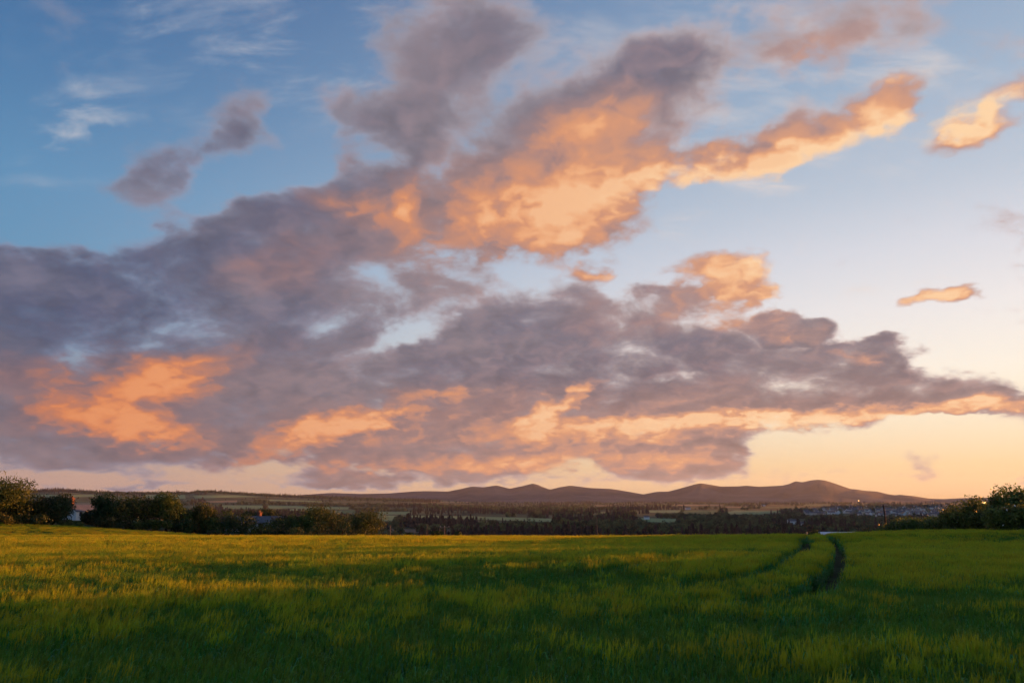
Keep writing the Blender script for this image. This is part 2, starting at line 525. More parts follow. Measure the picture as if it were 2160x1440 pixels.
def hit(px, py, lift=0.0, rmin=4.0, rmax=13000.0):
    """Where the ray of a photograph pixel meets the ground."""
    d = px_dir(px, py)
    h = math.hypot(d[0], d[1])
    ux, uy, s = d[0] / h, d[1] / h, d[2] / h
    r = np.exp(np.linspace(math.log(rmin), math.log(rmax), 6000))
    f = CAM[2] + s * r - ground(ux * r, uy * r) - lift
    i = np.argmax(f < 0)
    if f[i] >= 0:
        return None
    k = f[i - 1] / (f[i - 1] - f[i])
    rr = r[i - 1] + k * (r[i] - r[i - 1])
    return ux * rr, uy * rr, float(ground(ux * rr, uy * rr))


def at_depth(px, depth):
    """Ground point on the vertical plane of a photograph column at a forward distance."""
    c, s = math.cos(PITCH), math.sin(PITCH)
    x = (px - 1080) / F * depth / (c + 0.22 * s)
    return x, depth, float(ground(x, depth))


def height_at(px, py, x, y):
    """Height of the sight line of a pixel row over a ground point."""
    d = px_dir(px, py)
    return CAM[2] + d[2] / math.hypot(d[0], d[1]) * math.hypot(x, y)


def to_px(x, y, z):
    c, s = math.cos(PITCH), math.sin(PITCH)
    zz = z - CAM[2]
    f = y * c + zz * s
    u = -y * s + zz * c
    return 1080 + F * x / f, 720 - F * u / f


def build_ground():
    azs = np.radians(np.concatenate([np.arange(-180, -44, 4.0), np.arange(-44, 44, 0.5), np.arange(44, 180, 4.0)]))
    rs = np.concatenate([[0.5, 2, 4], np.arange(6, 130, 2.0), np.arange(130, 300, 5.0), np.exp(np.linspace(math.log(300), math.log(14000), 90))])
    A, R = np.meshgrid(azs, rs)
    X, Y = np.sin(A) * R, np.cos(A) * R
    Z = ground(X, Y)
    na, nr = len(azs), len(rs)
    co = np.stack([X, Y, Z], -1).reshape(-1, 3)
    i, j = np.meshgrid(np.arange(nr - 1), np.arange(na), indexing='ij')
    a = i * na + j
    b = i * na + (j + 1) % na
    q = np.stack([a, b, b + na, a + na], -1).reshape(-1, 4)[:, ::-1]
    rq = R[:-1, :].reshape(-1)
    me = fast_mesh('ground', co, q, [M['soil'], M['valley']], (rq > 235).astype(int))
    me.polygons.foreach_set('use_smooth', [True] * len(me.polygons))
    o = bpy.data.objects.new('ground', me)
    col.objects.link(o)
    tag(o, 'rolling farmland ground falling away into a broad valley', kind='structure')


def build_hills():
    azs = np.arange(-16.0, 76.0, 0.12)
    S = np.interp(azs, HILLS[0], HILLS[1], left=-0.008, right=-0.004)
    k = np.array([0.15, 0.7, 0.15]); S = np.convolve(np.pad(S, 1, 'edge'), k, 'valid')
    H = S * 9500 + 3
    rows = [(7300, 0.0), (7600, 0.03), (7900, 0.08), (8200, 0.17), (8450, 0.27), (8700, 0.40), (8900, 0.54), (9080, 0.68), (9230, 0.80), (9370, 0.92), (9500, 1.0),
            (9650, 0.93), (10000, 0.75), (10600, 0.4), (11400, 0.1), (12200, 0.0)]
    V, nr, na = [], len(rows), len(azs)
    for r, f in rows:
        a = np.radians(azs)
        spur = 0.20 * f * (1 - f) * 4 * (vnoise(azs * 0.55 + r * 0.0006, np.full(na, r * 0.0011), 4) + 0.6 * vnoise(azs * 1.3 - r * 0.001, np.full(na, r * 0.002), 9))
        base = VALLEY - 4
        z = base + (H - base) * np.clip(f + spur, 0, 1.0)
        V.append(np.stack([np.sin(a) * r, np.cos(a) * r, z], -1))
    co = np.concatenate(V)
    i, j = np.meshgrid(np.arange(nr - 1), np.arange(na - 1), indexing='ij')
    a = i * na + j
    q = np.stack([a, a + 1, a + 1 + na, a + na], -1).reshape(-1, 4)[:, ::-1]
    me = fast_mesh('hills', co, q, [M['hill']])
    me.polygons.foreach_set('use_smooth', [True] * len(me.polygons))
    o = bpy.data.objects.new('hills', me)
    col.objects.link(o)
    tag(o, 'long range of rounded purple hills along the horizon, with an added unseen rise shading the valley', kind='structure')


# fields of the valley: corners in the photograph (far left, far right, near right, near left), material
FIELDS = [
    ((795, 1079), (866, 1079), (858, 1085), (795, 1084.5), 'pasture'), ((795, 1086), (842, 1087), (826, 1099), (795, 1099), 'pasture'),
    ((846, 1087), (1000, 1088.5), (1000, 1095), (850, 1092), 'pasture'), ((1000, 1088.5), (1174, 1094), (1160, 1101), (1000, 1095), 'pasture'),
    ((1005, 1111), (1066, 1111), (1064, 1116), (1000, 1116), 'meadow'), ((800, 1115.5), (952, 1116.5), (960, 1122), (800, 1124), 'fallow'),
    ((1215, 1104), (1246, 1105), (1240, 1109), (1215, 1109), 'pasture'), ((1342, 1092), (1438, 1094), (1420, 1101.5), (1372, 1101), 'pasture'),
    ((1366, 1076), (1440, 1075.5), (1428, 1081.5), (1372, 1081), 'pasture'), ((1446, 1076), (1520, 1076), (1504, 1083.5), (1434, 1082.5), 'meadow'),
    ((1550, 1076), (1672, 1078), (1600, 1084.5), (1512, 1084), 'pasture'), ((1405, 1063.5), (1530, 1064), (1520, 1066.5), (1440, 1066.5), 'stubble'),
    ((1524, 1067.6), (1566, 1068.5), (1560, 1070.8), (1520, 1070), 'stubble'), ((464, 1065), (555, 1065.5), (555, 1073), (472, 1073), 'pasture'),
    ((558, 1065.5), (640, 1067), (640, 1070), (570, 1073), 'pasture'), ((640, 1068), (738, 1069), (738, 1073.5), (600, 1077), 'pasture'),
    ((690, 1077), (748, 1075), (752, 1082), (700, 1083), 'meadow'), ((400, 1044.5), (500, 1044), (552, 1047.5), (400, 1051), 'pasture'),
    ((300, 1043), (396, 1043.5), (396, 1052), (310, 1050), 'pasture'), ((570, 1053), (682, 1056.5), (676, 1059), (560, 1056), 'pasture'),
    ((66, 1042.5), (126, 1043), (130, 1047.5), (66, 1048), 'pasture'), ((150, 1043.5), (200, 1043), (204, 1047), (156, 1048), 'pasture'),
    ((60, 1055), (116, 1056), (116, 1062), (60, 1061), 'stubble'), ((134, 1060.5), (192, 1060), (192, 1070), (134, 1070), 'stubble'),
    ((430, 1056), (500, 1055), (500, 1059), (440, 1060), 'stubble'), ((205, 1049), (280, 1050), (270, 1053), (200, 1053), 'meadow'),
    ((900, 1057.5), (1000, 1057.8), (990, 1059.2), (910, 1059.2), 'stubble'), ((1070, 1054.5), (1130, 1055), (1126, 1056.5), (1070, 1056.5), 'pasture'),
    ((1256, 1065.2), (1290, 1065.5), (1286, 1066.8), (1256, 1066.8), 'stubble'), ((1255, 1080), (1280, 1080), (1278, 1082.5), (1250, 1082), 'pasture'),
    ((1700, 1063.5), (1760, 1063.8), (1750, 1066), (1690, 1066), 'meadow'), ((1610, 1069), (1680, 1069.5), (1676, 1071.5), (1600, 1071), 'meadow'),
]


def in_quad(px, py, q):
    inside = np.ones_like(px, bool)
    for k in range(4):
        (x0, y0), (x1, y1) = q[k], q[(k + 1) % 4]
        inside &= ((x1 - x0) * (py - y0) - (y1 - y0) * (px - x0)) >= 0
    return inside


def build_fields():
    names = {'pasture': 'pale green pasture', 'meadow': 'darker green meadow', 'stubble': 'straw coloured field', 'fallow': 'brown fallow field'}
    for q in FIELDS:
        nu, nv = 8, 4
        V = []
        for j in range(nv + 1):
            for i in range(nu + 1):
                u, v = i / nu, j / nv
                px = (q[0][0] * (1 - u) + q[1][0] * u) * (1 - v) + (q[3][0] * (1 - u) + q[2][0] * u) * v
                py = (q[0][1] * (1 - u) + q[1][1] * u) * (1 - v) + (q[3][1] * (1 - u) + q[2][1] * u) * v
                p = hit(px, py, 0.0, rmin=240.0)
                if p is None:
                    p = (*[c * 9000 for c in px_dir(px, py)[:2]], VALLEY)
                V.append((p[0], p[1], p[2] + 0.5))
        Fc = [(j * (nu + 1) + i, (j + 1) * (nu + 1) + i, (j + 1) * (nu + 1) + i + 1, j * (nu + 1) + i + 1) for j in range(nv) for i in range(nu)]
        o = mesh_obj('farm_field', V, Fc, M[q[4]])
        tag(o, names[q[4]] + ' in the valley', kind='structure')


build_ground()
build_hills()
build_fields()


# ------------------------------------------------------------------ foliage builders
def leaf_quads(rng, centers, normals, size):
    n = len(centers)
    t = rng.normal(size=(n, 3))
    nn = normals / (np.linalg.norm(normals, axis=1, keepdims=True) + 1e-9)
    t = t - nn * np.sum(t * nn, axis=1, keepdims=True)
    t /= np.linalg.norm(t, axis=1, keepdims=True) + 1e-9
    b = np.cross(nn, t)
    s = size * rng.uniform(0.55, 1.35, size=(n, 1))
    t, b = t * s, b * s * 0.62
    co = np.stack([centers - t, centers - b * 0.9, centers + t, centers + b], axis=1).reshape(-1, 3)
    return co, np.arange(n * 4).reshape(-1, 4)


def crown_points(rng, w, h0, h1, n, clumps, flat=0.8, spiky=0.0):
    """Leaf centres and normals of an uneven crown between heights h0 and h1, width w."""
    hc, hh = (h0 + h1) / 2, (h1 - h0) / 2
    C, Rr = [], []
    for k in range(clumps):
        d = rng.normal(size=3)
        d /= np.linalg.norm(d)
        f = rng.uniform(0.35, 0.86)
        p = np.array([d[0] * w / 2 * f, d[1] * w / 2 * f, hc + d[2] * hh * f])
        if spiky:
            k2 = (p[2] - h0) / (h1 - h0)
            p[:2] *= 1.25 - spiky * k2
        C.append(p)
        Rr.append(rng.uniform(0.17, 0.33) * min(w, 1.4 * (h1 - h0)))
    C, Rr = np.array(C), np.array(Rr)
    wgt = Rr ** 2 / np.sum(Rr ** 2)
    idx = rng.choice(len(C), size=n, p=wgt)
    d = rng.normal(size=(n, 3))
    d /= np.linalg.norm(d, axis=1, keepdims=True)
    lump = 1 + 0.28 * np.sin(d[:, 0] * 5 + idx) * np.sin(d[:, 1] * 6 + idx * 2) + 0.05 * rng.normal(size=n)
    rad = Rr[idx] * lump * rng.uniform(0.25, 1.0, n) ** 0.45
    p = C[idx] + d * rad[:, None] * np.array([1, 1, flat])
    p[:, 2] = np.maximum(p[:, 2], h0 - 0.1 * (h1 - h0))
    nrm = d + 0.9 * rng.normal(size=(n, 3))
    return p, nrm, C


def tube(path, radii, seg=6):
    V, Fq = [], []
    path = [np.array(p, float) for p in path]
    for i, p in enumerate(path):
        a = path[min(i + 1, len(path) - 1)] - path[max(i - 1, 0)]
        a /= np.linalg.norm(a) + 1e-9
        u = np.cross(a, (0, 1, 0) if abs(a[1]) < 0.9 else (1, 0, 0)); u /= np.linalg.norm(u)
        v = np.cross(a, u)
        for k in range(seg):
            g = 2 * math.pi * k / seg
            V.append(p + radii[i] * (u * math.cos(g) + v * math.sin(g)))
    for i in range(len(path) - 1):
        for k in range(seg):
            a, b = i * seg + k, i * seg + (k + 1) % seg
            Fq.append((a, b, b + seg, a + seg))
    return V, Fq


def trunk_mesh(rng, name, h0, h1, w, C, parent, limbs=7):
    r0 = 0.028 * h1 + 0.05
    V, Q = tube([(0, 0, -0.4), (0.05, 0.02, h0 * 0.5), (rng.uniform(-.2, .2), rng.uniform(-.2, .2), h0 + (h1 - h0) * 0.25), (rng.uniform(-.4, .4), rng.uniform(-.4, .4), h0 + (h1 - h0) * 0.75)],
                [r0 * 1.3, r0, r0 * 0.7, r0 * 0.2])
    for c in C[:limbs]:
        s = np.array([0, 0, h0 * rng.uniform(0.7, 1.2)])
        mid = s * 0.5 + c * 0.5 + np.array([0, 0, 0.15 * (h1 - h0)])
        v, q = tube([s, mid, c], [r0 * 0.45, r0 * 0.28, r0 * 0.08], 5)
        n0 = len(V)
        V += v
        Q += [tuple(i + n0 for i in f) for f in q]
    return mesh_obj(name, V, Q, M['bark'], parent, smooth=True)


def plant(name, loc, h, w, seed, label, cat, group=None, mat='leaf', leaf=0.26, n=4500, base=0.12, clumps=20, spiky=0.0, blossom=0, part='crown', stem='trunk'):
    rng = np.random.default_rng(seed)
    root = empty(name, loc)
    tag(root, label, cat, group)
    p, nrm, C = crown_points(rng, w, h * base, h * 0.93, n, clumps, spiky=spiky)
    co, q = leaf_quads(rng, p, nrm, leaf)
    o = bpy.data.objects.new(part, fast_mesh(part, co, q, [M[mat]]))
    col.objects.link(o)
    o.parent = root
    trunk_mesh(rng, stem, h * max(base, 0.1), h, w, C, root)
    if blossom:
        k = rng.choice(len(p), blossom)
        pb = p[k] + nrm[k] * 0.1
        co, q = leaf_quads(rng, pb, nrm[k], 0.10)
        b = bpy.data.objects.new('blossom', fast_mesh('blossom', co, q, [M['blossom']]))
        b['kind'] = 'stuff'
        col.objects.link(b)
        b.parent = root
    return root


# ------------------------------------------------------------------ trees and bushes of the field edge (photograph: centre column, top row, width in pixels, distance)
TREES = [
    (2, 995, 105, 168, 'leaf', 'tallest broad tree at the left edge above the barley', 0.15, 0),
    (52, 1046, 66, 172, 'leaf', 'lower ragged tree leaning against the tallest left-edge tree', 0.1, 0),
    (110, 1038, 78, 176, 'leaf_dark', 'round dark tree left of the white gabled house', 0.08, 0),
    (196, 1074, 36, 190, 'leaf_dark', 'small dark tree just right of the white gabled house', 0.05, 0),
    (216, 1035, 58, 182, 'leaf_dark', 'slim upright dark tree right of the white gabled house', 0.08, 0),
    (280, 1039, 108, 184, 'leaf', 'widest domed tree in the left-hand tree line', 0.10, 0),
    (352, 1037, 62, 186, 'leaf', 'tall two-lobed tree right of the domed tree', 0.10, 0),
    (396, 1074, 56, 190, 'leaf', 'low rounded tree between the two-lobed tree and the shrubs', 0.06, 0),
    (432, 1064, 64, 192, 'leaf', 'peaked olive tree in the middle of the left tree line', 0.06, 0),
    (548, 1069, 92, 250, 'leaf_dark', 'broad flat-topped tree behind the slate-roofed farmhouses', 0.10, 0),
    (605, 1086, 46, 200, 'leaf_dark', 'dark bushy tree right of the farmhouse chimney', 0.05, 0),
    (632, 1076, 56, 198, 'leaf', 'olive tree right of the slate-roofed farmhouses', 0.06, 0),
    (668, 1063, 76, 208, 'leaf', 'tall domed tree with a gap low in its crown, near the tree line end', 0.10, 0),
    (708, 1080, 50, 210, 'leaf_dark', 'low dark tree between the last two tall trees of the line', 0.06, 0),
    (768, 1067, 84, 204, 'leaf', 'last tall tree at the right end of the left tree line', 0.08, 0),
]
SHRUBS = [
    (20, 1078, 70, 164, 'wide dark bush under the tallest left-edge tree'), (78, 1080, 50, 168, 'bush with reddish tint beside the round dark tree'),
    (148, 1096, 50, 172, 'low bush in front of the white gabled house'), (245, 1090, 60, 178, 'low bush under the left half of the domed tree'),
    (330, 1090, 64, 180, 'low bush below the two-lobed tree'), (388, 1094, 56, 184, 'low bush left of the peaked olive tree'),
    (470, 1086, 52, 188, 'rounded shrub left of the farmhouse roofs'), (512, 1090, 56, 187, 'rounded shrub in front of the long slate roof'),
    (560, 1100, 60, 188, 'low shrub in front of the farmhouse with a chimney'), (600, 1102, 56, 188, 'low dark shrub right of the farmhouse with a chimney'),
    (655, 1103, 84, 186, 'long low olive shrub below the tall domed tree'), (725, 1096, 60, 190, 'dark shrub below the last two trees of the line'),
]


def build_trees():
    for i, (px, top, w, dep, mat, label, base, sp) in enumerate(TREES):
        x, y, z = at_depth(px, dep)
        h = height_at(px, top, x, y) - z
        wm = w / F * dep * 1.06
        plant('tree', (x, y, z), h, wm, 100 + i, label, 'tree', 'trees along the far left field edge', mat, 0.20, 10000, base, 26)
    for i, (px, top, w, dep, label) in enumerate(SHRUBS):
        x, y, z = at_depth(px, dep)
        h = max(1.4, height_at(px, top, x, y) - z) * (1.25 if 460 < px < 610 else 1.0)
        plant('shrub', (x, y, z), h, w / F * dep * 1.4, 200 + i, label, 'shrub', 'shrubs along the far left field edge', 'leaf_dark' if i % 2 else 'leaf', 0.2, 2600, 0.02, 14,
              part='foliage', stem='stem')
    for i, (px, top, w, dep, label) in enumerate([
            (921, 1112, 26, 140, 'small round bush just beyond the crest beside the two pale poles'), (968, 1117, 22, 145, 'tiny low bush right of the pale poles on the crest'),
            (1712, 1115, 30, 150, 'dark bush beyond the crest left of the pale shed roof'), (1750, 1124, 24, 150, 'dark little bush where the tracks meet the crest'),
            (1822, 1114, 52, 150, 'wide dark bush beyond the crest right of the pale shed roof'),
            (860, 1123, 60, 130, 'low straggling bush on the crest between two pale poles')]):
        x, y, z = at_depth(px, dep)
        h = max(0.9, height_at(px, top, x, y) - z)
        plant('bush', (x, y, z), h, w / F * dep * 1.1, 300 + i, label, 'bush', 'bushes beyond the crest', 'leaf_dark', 0.16, 1500, 0.02, 10, part='foliage', stem='stem')

    # single trees that stand out in the valley: a hedgerow line and a few lone trees
    rng = random.Random(9)
    words = 'first second third fourth fifth sixth seventh eighth ninth tenth eleventh twelfth'.split()
    spots = [(1012 + 16.5 * k + rng.uniform(-4, 4), rng.uniform(1097.5, 1103), rng.uniform(13, 20), 1560 + 8 * k, words[k] + ' tree from the left in the far hedgerow line beyond the crest', 'hedgerow line of far trees') for k in range(12)]
    lone = [(486, 1063, 7, 'lone dark tree on the left of the long pale far field'), (500, 1066, 8, 'small round tree right of the lone one in the far field'),
            (508, 1066, 7, 'rightmost of the three dots of tree in the long pale far field'), (1394, 1092, 9, 'pointed dark tree at the front of the small far green field'),
            (1404, 1094, 8, 'second pointed tree at the front of the small far green field'), (1416, 1091, 11, 'tallest tree at the right end of the small far green field'),
            (1534, 1079, 6, 'little tree standing before the wide pale field left of the town'), (1614, 1080, 7, 'pair-like dark tree before the right end of the wide pale field')]
    spots += [(px, top, w, 2300, lab, 'lone trees of the far fields') for px, top, w, lab in lone]
    for i, (px, top, w, dep, label, grp) in enumerate(spots):
        x, y, z = at_depth(px, dep)
        h = max(7.0, height_at(px, top, x, y) - z)
        plant('tree', (x, y, z), h, max(5.0, w / F * dep), 600 + i, label, 'tree', grp, 'leaf_dark', 0.9, 420, 0.1, 9)


HEDGE = [  # centre column, top row, width px, distance
    (1884, 1101, 56, 112, 'leafy round shrub at the far end of the right-hand hedge', 0), (1915, 1105, 44, 109, 'second shrub from the far end of the right-hand hedge', 0),
    (1948, 1098, 50, 105, 'third shrub from the far end of the right-hand hedge', 0), (1975, 1092, 50, 101, 'fourth shrub from the far end of the right-hand hedge', 0),
    (2003, 1086, 56, 97, 'fifth shrub from the far end, in the middle of the hedge', 0), (2028, 1078, 60, 93, 'sixth shrub from the far end of the right-hand hedge', 0),
    (2056, 1066, 64, 89, 'shrub under the added glow lamps behind the hedge', 0), (2086, 1072, 66, 85, 'seventh shrub, in the dip just right of the added glow lamps', 0),
    (2112, 1060, 76, 81, 'shrub left of the flowering elder in the hedge', 0), (2150, 1030, 90, 79, 'tallest twiggy hedge shrub at the right edge of the view', 0),
    (2140, 1068, 84, 73, 'elder shrub dotted with white flower heads at the right edge', 60), (2215, 1040, 110, 72, 'tall shrub of the hedge just past the right edge', 0),
]


def build_hedge():
    for i, (px, top, w, dep, label, bl) in enumerate(HEDGE):
        x, y, z = at_depth(px, dep)
        h = max(1.2, height_at(px, top, x, y) - z) * (1.22 if px < 2060 else 1.08)
        plant('hedge_shrub', (x, y, z), h, w / F * dep * (1.5 if px < 2060 else 1.12), 400 + i, label, 'shrub', 'shrubs of the right-hand hedge', 'leaf_hedge', 0.12, 9000, 0.02, 24, blossom=bl, part='foliage', stem='stem',
              spiky=0.4 if h > 4 else 0.0)
    # the hedge goes on past the frame as a row of taller trees, whose shade lies over the near field
    rng = random.Random(5)
    pts = [(56, 66, 4.6), (57, 57, 5.0), (58, 48, 5.2), (60, 39, 5.2), (61, 30, 5.4), (62, 21, 5.5), (62, 12, 5.5), (61, 3, 5.6), (60, -6, 5.6), (58, -15, 5.6), (56, -24, 5.6), (54, -33, 5.6)]
    for i, (x, y) in enumerate([(51, 69), (52, 65), (53, 60), (54, 55), (55, 50), (56, 45), (57, 40), (58, 35), (58, 30)]):  # unseen shrubs added to close gaps where sun streaked the near field
        plant('hedge_shrub', (x, y, float(ground(x, y))), 3.4, 6.0, 450 + i, ('nearest', 'second', 'third', 'fourth', 'fifth', 'sixth', 'seventh', 'eighth', 'ninth')[i] + ' unseen hedge shrub past the right edge, added for its shade', 'shrub',
              'shrubs of the right-hand hedge', 'leaf_hedge', 0.2, 4500, 0.0, 24, part='foliage', stem='stem')
    words = 'first second third fourth fifth sixth seventh eighth ninth tenth eleventh twelfth'.split()
    for i, (x, y, h) in enumerate(pts):
        plant('hedgerow_tree', (x, y, float(ground(x, y))), h, 12.0, 500 + i, words[i] + ' hedgerow tree past the right edge, counted from the hedge', 'tree',
              'trees continuing the right-hand hedge', 'leaf', 0.42, 8000, 0.02, 26)


build_trees()
build_hedge()


# ------------------------------------------------------------------ buildings
def box(x0, x1, y0, y1, z0, z1):
    V = [(x0, y0, z0), (x1, y0, z0), (x1, y1, z0), (x0, y1, z0), (x0, y0, z1), (x1, y0, z1), (x1, y1, z1), (x0, y1, z1)]
    return V, [(0, 3, 2, 1), (4, 5, 6, 7), (0, 1, 5, 4), (1, 2, 6, 5), (2, 3, 7, 6), (3, 0, 4, 7)]


def house(name, loc, rz, L, D, eave, ridge, wall, roof, label, cat='house', group=None, chimneys=(), windows=True, detail=True):
    """Gabled building: ridge along local X, length L, depth D."""
    root = empty(name, loc, rz)
    tag(root, label, cat, group)
    l, d = L / 2, D / 2
    V = [(-l, -d, -1), (l, -d, -1), (l, d, -1), (-l, d, -1), (-l, -d, eave), (l, -d, eave), (l, d, eave), (-l, d, eave), (-l, 0, ridge - 0.05), (l, 0, ridge - 0.05)]
    Fc = [(0, 1, 5, 4), (2, 3, 7, 6), (1, 2, 6, 9, 5), (3, 0, 4, 8, 7)]
    mesh_obj('wall', V, Fc, M[wall], root)
    o = 0.3
    k = (ridge - eave) / d
    e = eave - o * k + 0.04
    th = 0.16
    V = []
    for x in (-l - o, l + o):
        V += [(x, -d - o, e), (x, 0, ridge), (x, d + o, e), (x, d + o, e + th), (x, 0, ridge + th), (x, -d - o, e + th)]
    Fc = [(0, 1, 4, 5), (1, 2, 3, 4), (11, 10, 7, 6), (10, 9, 8, 7)] + [(i, i + 6, (i + 1) % 6 + 6, (i + 1) % 6) for i in range(6)]
    rf = mesh_obj('roof', V, Fc, M[roof], root)
    for cx, ch in chimneys:
        V, Fc = box(cx - 0.45, cx + 0.45, -0.4, 0.4, ridge - 0.6, ridge + ch)
        V2, F2 = box(cx - 0.55, cx + 0.55, -0.5, 0.5, ridge + ch, ridge + ch + 0.15)
        mesh_obj('chimney', V + V2, Fc + [tuple(i + 8 for i in f) for f in F2], M['brick'], rf)
        for s in (-0.2, 0.2):
            v, q = tube([(cx + s, 0, ridge + ch + 0.15), (cx + s, 0, ridge + ch + 0.6)], [0.13, 0.11], 8)
            mesh_obj('chimney_pot', v, q, M['pantile'], rf)
    if detail:
        n = max(2, int(L / 3))
        for i in range(n):
            cx = -l + (i + 0.5) * L / n
            if i == n // 2:
                V, Fc = box(cx - 0.45, cx + 0.45, -d - 0.05, -d + 0.02, 0.0, 2.0)
                mesh_obj('door', V, Fc, M['door'], root)
                continue
            V, Fc = box(cx - 0.55, cx + 0.55, -d - 0.04, -d + 0.02, 0.95, 2.15)
            wn = mesh_obj('window', V, Fc, M['render'], root)
            V, Fc = box(cx - 0.46, cx + 0.46, -d - 0.06, -d - 0.045, 1.04, 2.06)
            mesh_obj('pane', V, Fc, M['glass'], wn)
        for sx in (-1, 1):
            V, Fc = box(sx * l - 0.04, sx * l + 0.04, -0.45, 0.45, eave - 0.3, eave + 0.8)
            wn = mesh_obj('window', V, Fc, M['render'], root)
            V, Fc = box(sx * (l + 0.05) - 0.01, sx * (l + 0.05) + 0.01, -0.36, 0.36, eave - 0.2, eave + 0.7)
            mesh_obj('pane', V, Fc, M['glass'], wn)
    return root


def build_houses():
    def put_house(px, top, dep, rz, L, D, wall, roof, label, pitch=0.9, **k):
        x, y, z = at_depth(px, dep)
        ridge = max(3.6, height_at(px, top, x, y) - z)
        return house('farm_house', (x, y, z), rz, L, D, max(2.2, ridge - pitch * D / 2), ridge, wall, roof, label, **k)
    put_house(166, 1079, 205, math.radians(80), 9, 5.5, 'render', 'slate', 'white gabled house with a tall red brick chimney among the trees', chimneys=((-3.0, 1.6),), group='houses among the trees')
    put_house(256, 1085, 205, math.radians(20), 8, 6, 'cream', 'pantile', 'house with a tan roof half hidden by the domed tree', group='houses among the trees')
    put_house(326, 1079, 212, math.radians(-10), 8, 6, 'stone', 'slate', 'grey slate-roofed barn between the domed and two-lobed trees', cat='barn', group='houses among the trees')
    put_house(524, 1091, 205, math.radians(4), 11, 6, 'cream', 'slate', 'long pale farmhouse with a slate roof behind the rounded shrubs', group='houses among the trees')
    put_house(568, 1089, 208, math.radians(-24), 9, 6, 'cream', 'slate', 'slate-roofed farmhouse with an orange chimney at the tree line', chimneys=((-3.2, 0.9),), group='houses among the trees')
    # long low sheds beyond the crest on the right
    for px, top, dep, L, D, label in ((1762, 1122.5, 185, 7.6, 6, 'pale blue-grey shed roof showing over the crest at the tracks'),
                                      (1908, 1099, 200, 3.6, 6, 'pale grey shed roof showing behind the far end of the hedge')):
        x, y, z = at_depth(px, dep)
        h = height_at(px, top, x, y) - z
        house('farm_shed', (x, y, z), 0.0, L, D, h - 0.9, h, 'sheet', 'sheet', label, 'shed', 'sheds beyond the crest', detail=False)
    # far white buildings of the valley
    for px, top, dep, L, label in ((1364, 1086.5, 2200, 14, 'lone white house beside a far green field'), (1671, 1096, 1900, 22, 'pale long building in the woods below the town'),
                                   (1694, 1100, 1750, 18, 'smaller pale building right of the long one in the woods'), (1609, 1066, 5000, 36, 'bright white building at the foot of the hills'),
                                   (1793, 1078, 3600, 30, 'brightest white block in the middle of the distant town'), (1452, 1071, 3800, 24, 'faint pale farm building in the middle distance'),
                                   (1843, 1112, 900, 6, 'tiny white building in the woods left of the utility pole')):
        x, y, z = at_depth(px, dep)
        house('valley_building', (x, y, z), 0.05, L, L * 0.5, 6.5, 10.5, 'render', 'slate', label, 'building', 'white buildings of the valley', detail=False)


def build_town():
    rng = random.Random(11)
    sets = []
    for wall, roof, lab in (('render', 'slate', 'tiny white house in the distant town'), ('cream', 'slate', 'tiny cream house in the distant town'),
                            ('render', 'pantile', 'tiny white house with a tan roof in the distant town'), ('stone', 'slate', 'tiny stone house in the distant town')):
        h = house('town_house', (0, 0, -500), 0, 13, 9, 6.0, 10.0, wall, roof, lab, 'house', 'houses of the distant town', detail=False)
        sets.append([h, False])
    n = 0
    while n < 280:
        px = rng.uniform(1690, 2130)
        row = rng.choice((1068, 1071, 1073.5, 1076, 1078, 1080, 1082.5, 1085, 1087.5, 1090))
        if px < 1745 and not 1074 < row < 1086: continue
        if px < 1800 and row > 1087: continue
        py = row + rng.gauss(0, 0.5)
        if rng.random() < 0.3 and row < 1073: continue
        p = hit(px, py, 0.0, 300)
        s = sets[rng.choices(range(4), (5, 4, 1, 2))[0]]
        if not s[1]:
            r = s[0]; s[1] = True
        else:
            r = s[0].copy(); col.objects.link(r)
            for ch in s[0].children:
                c = ch.copy(); col.objects.link(c); c.parent = r
        r.location = p
        k = rng.uniform(0.8, 1.35)
        r.scale = (k * rng.uniform(0.8, 1.5), k, k)
        r.rotation_euler = (0, 0, rng.choice((0.1, 0.25, 1.5, -0.2)) + rng.uniform(-.15, .15))
        n += 1


# ------------------------------------------------------------------ poles and lamps
def pole(px, top, dep, thick, mat, label, arms=0, lean=0.0, group='utility poles', name='utility_pole'):
    x, y, z = at_depth(px, dep)
    h = height_at(px, top, x, y) - z
    root = empty(name, (x, y, z))
    root.rotation_euler = (0, lean, 0.3)
    tag(root, label, 'pole', group)
    v, q = tube([(0, 0, -0.5), (0, 0, h * 0.5), (0, 0, h)], [thick, thick * 0.88, thick * 0.75], 10)
    v.append((0, 0, h + 0.03)); n = len(v) - 1
    mesh_obj('post', v, q + [(20 + k, 20 + (k + 1) % 10, n) for k in range(10)], M[mat], root)
    for a in range(arms):
        zc = h - 0.35 - a * 0.7
        V, Fc = box(-0.9, 0.9, -0.06 - thick, -thick + 0.05, zc, zc + 0.11)
        arm = mesh_obj('crossarm', V, Fc, M[mat], root)
        for s in (-0.8, 0.0, 0.8):
            v, q = tube([(s, -thick, zc + 0.11), (s, -thick, zc + 0.2), (s, -thick, zc + 0.3)], [0.03, 0.06, 0.03], 8)
            mesh_obj('insulator', v, q, M['porcelain'], arm)
    return root


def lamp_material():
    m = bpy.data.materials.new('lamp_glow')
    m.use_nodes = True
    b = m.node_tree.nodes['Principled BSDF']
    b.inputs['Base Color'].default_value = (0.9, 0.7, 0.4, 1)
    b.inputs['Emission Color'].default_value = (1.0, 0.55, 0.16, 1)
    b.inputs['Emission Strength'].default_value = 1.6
    return m


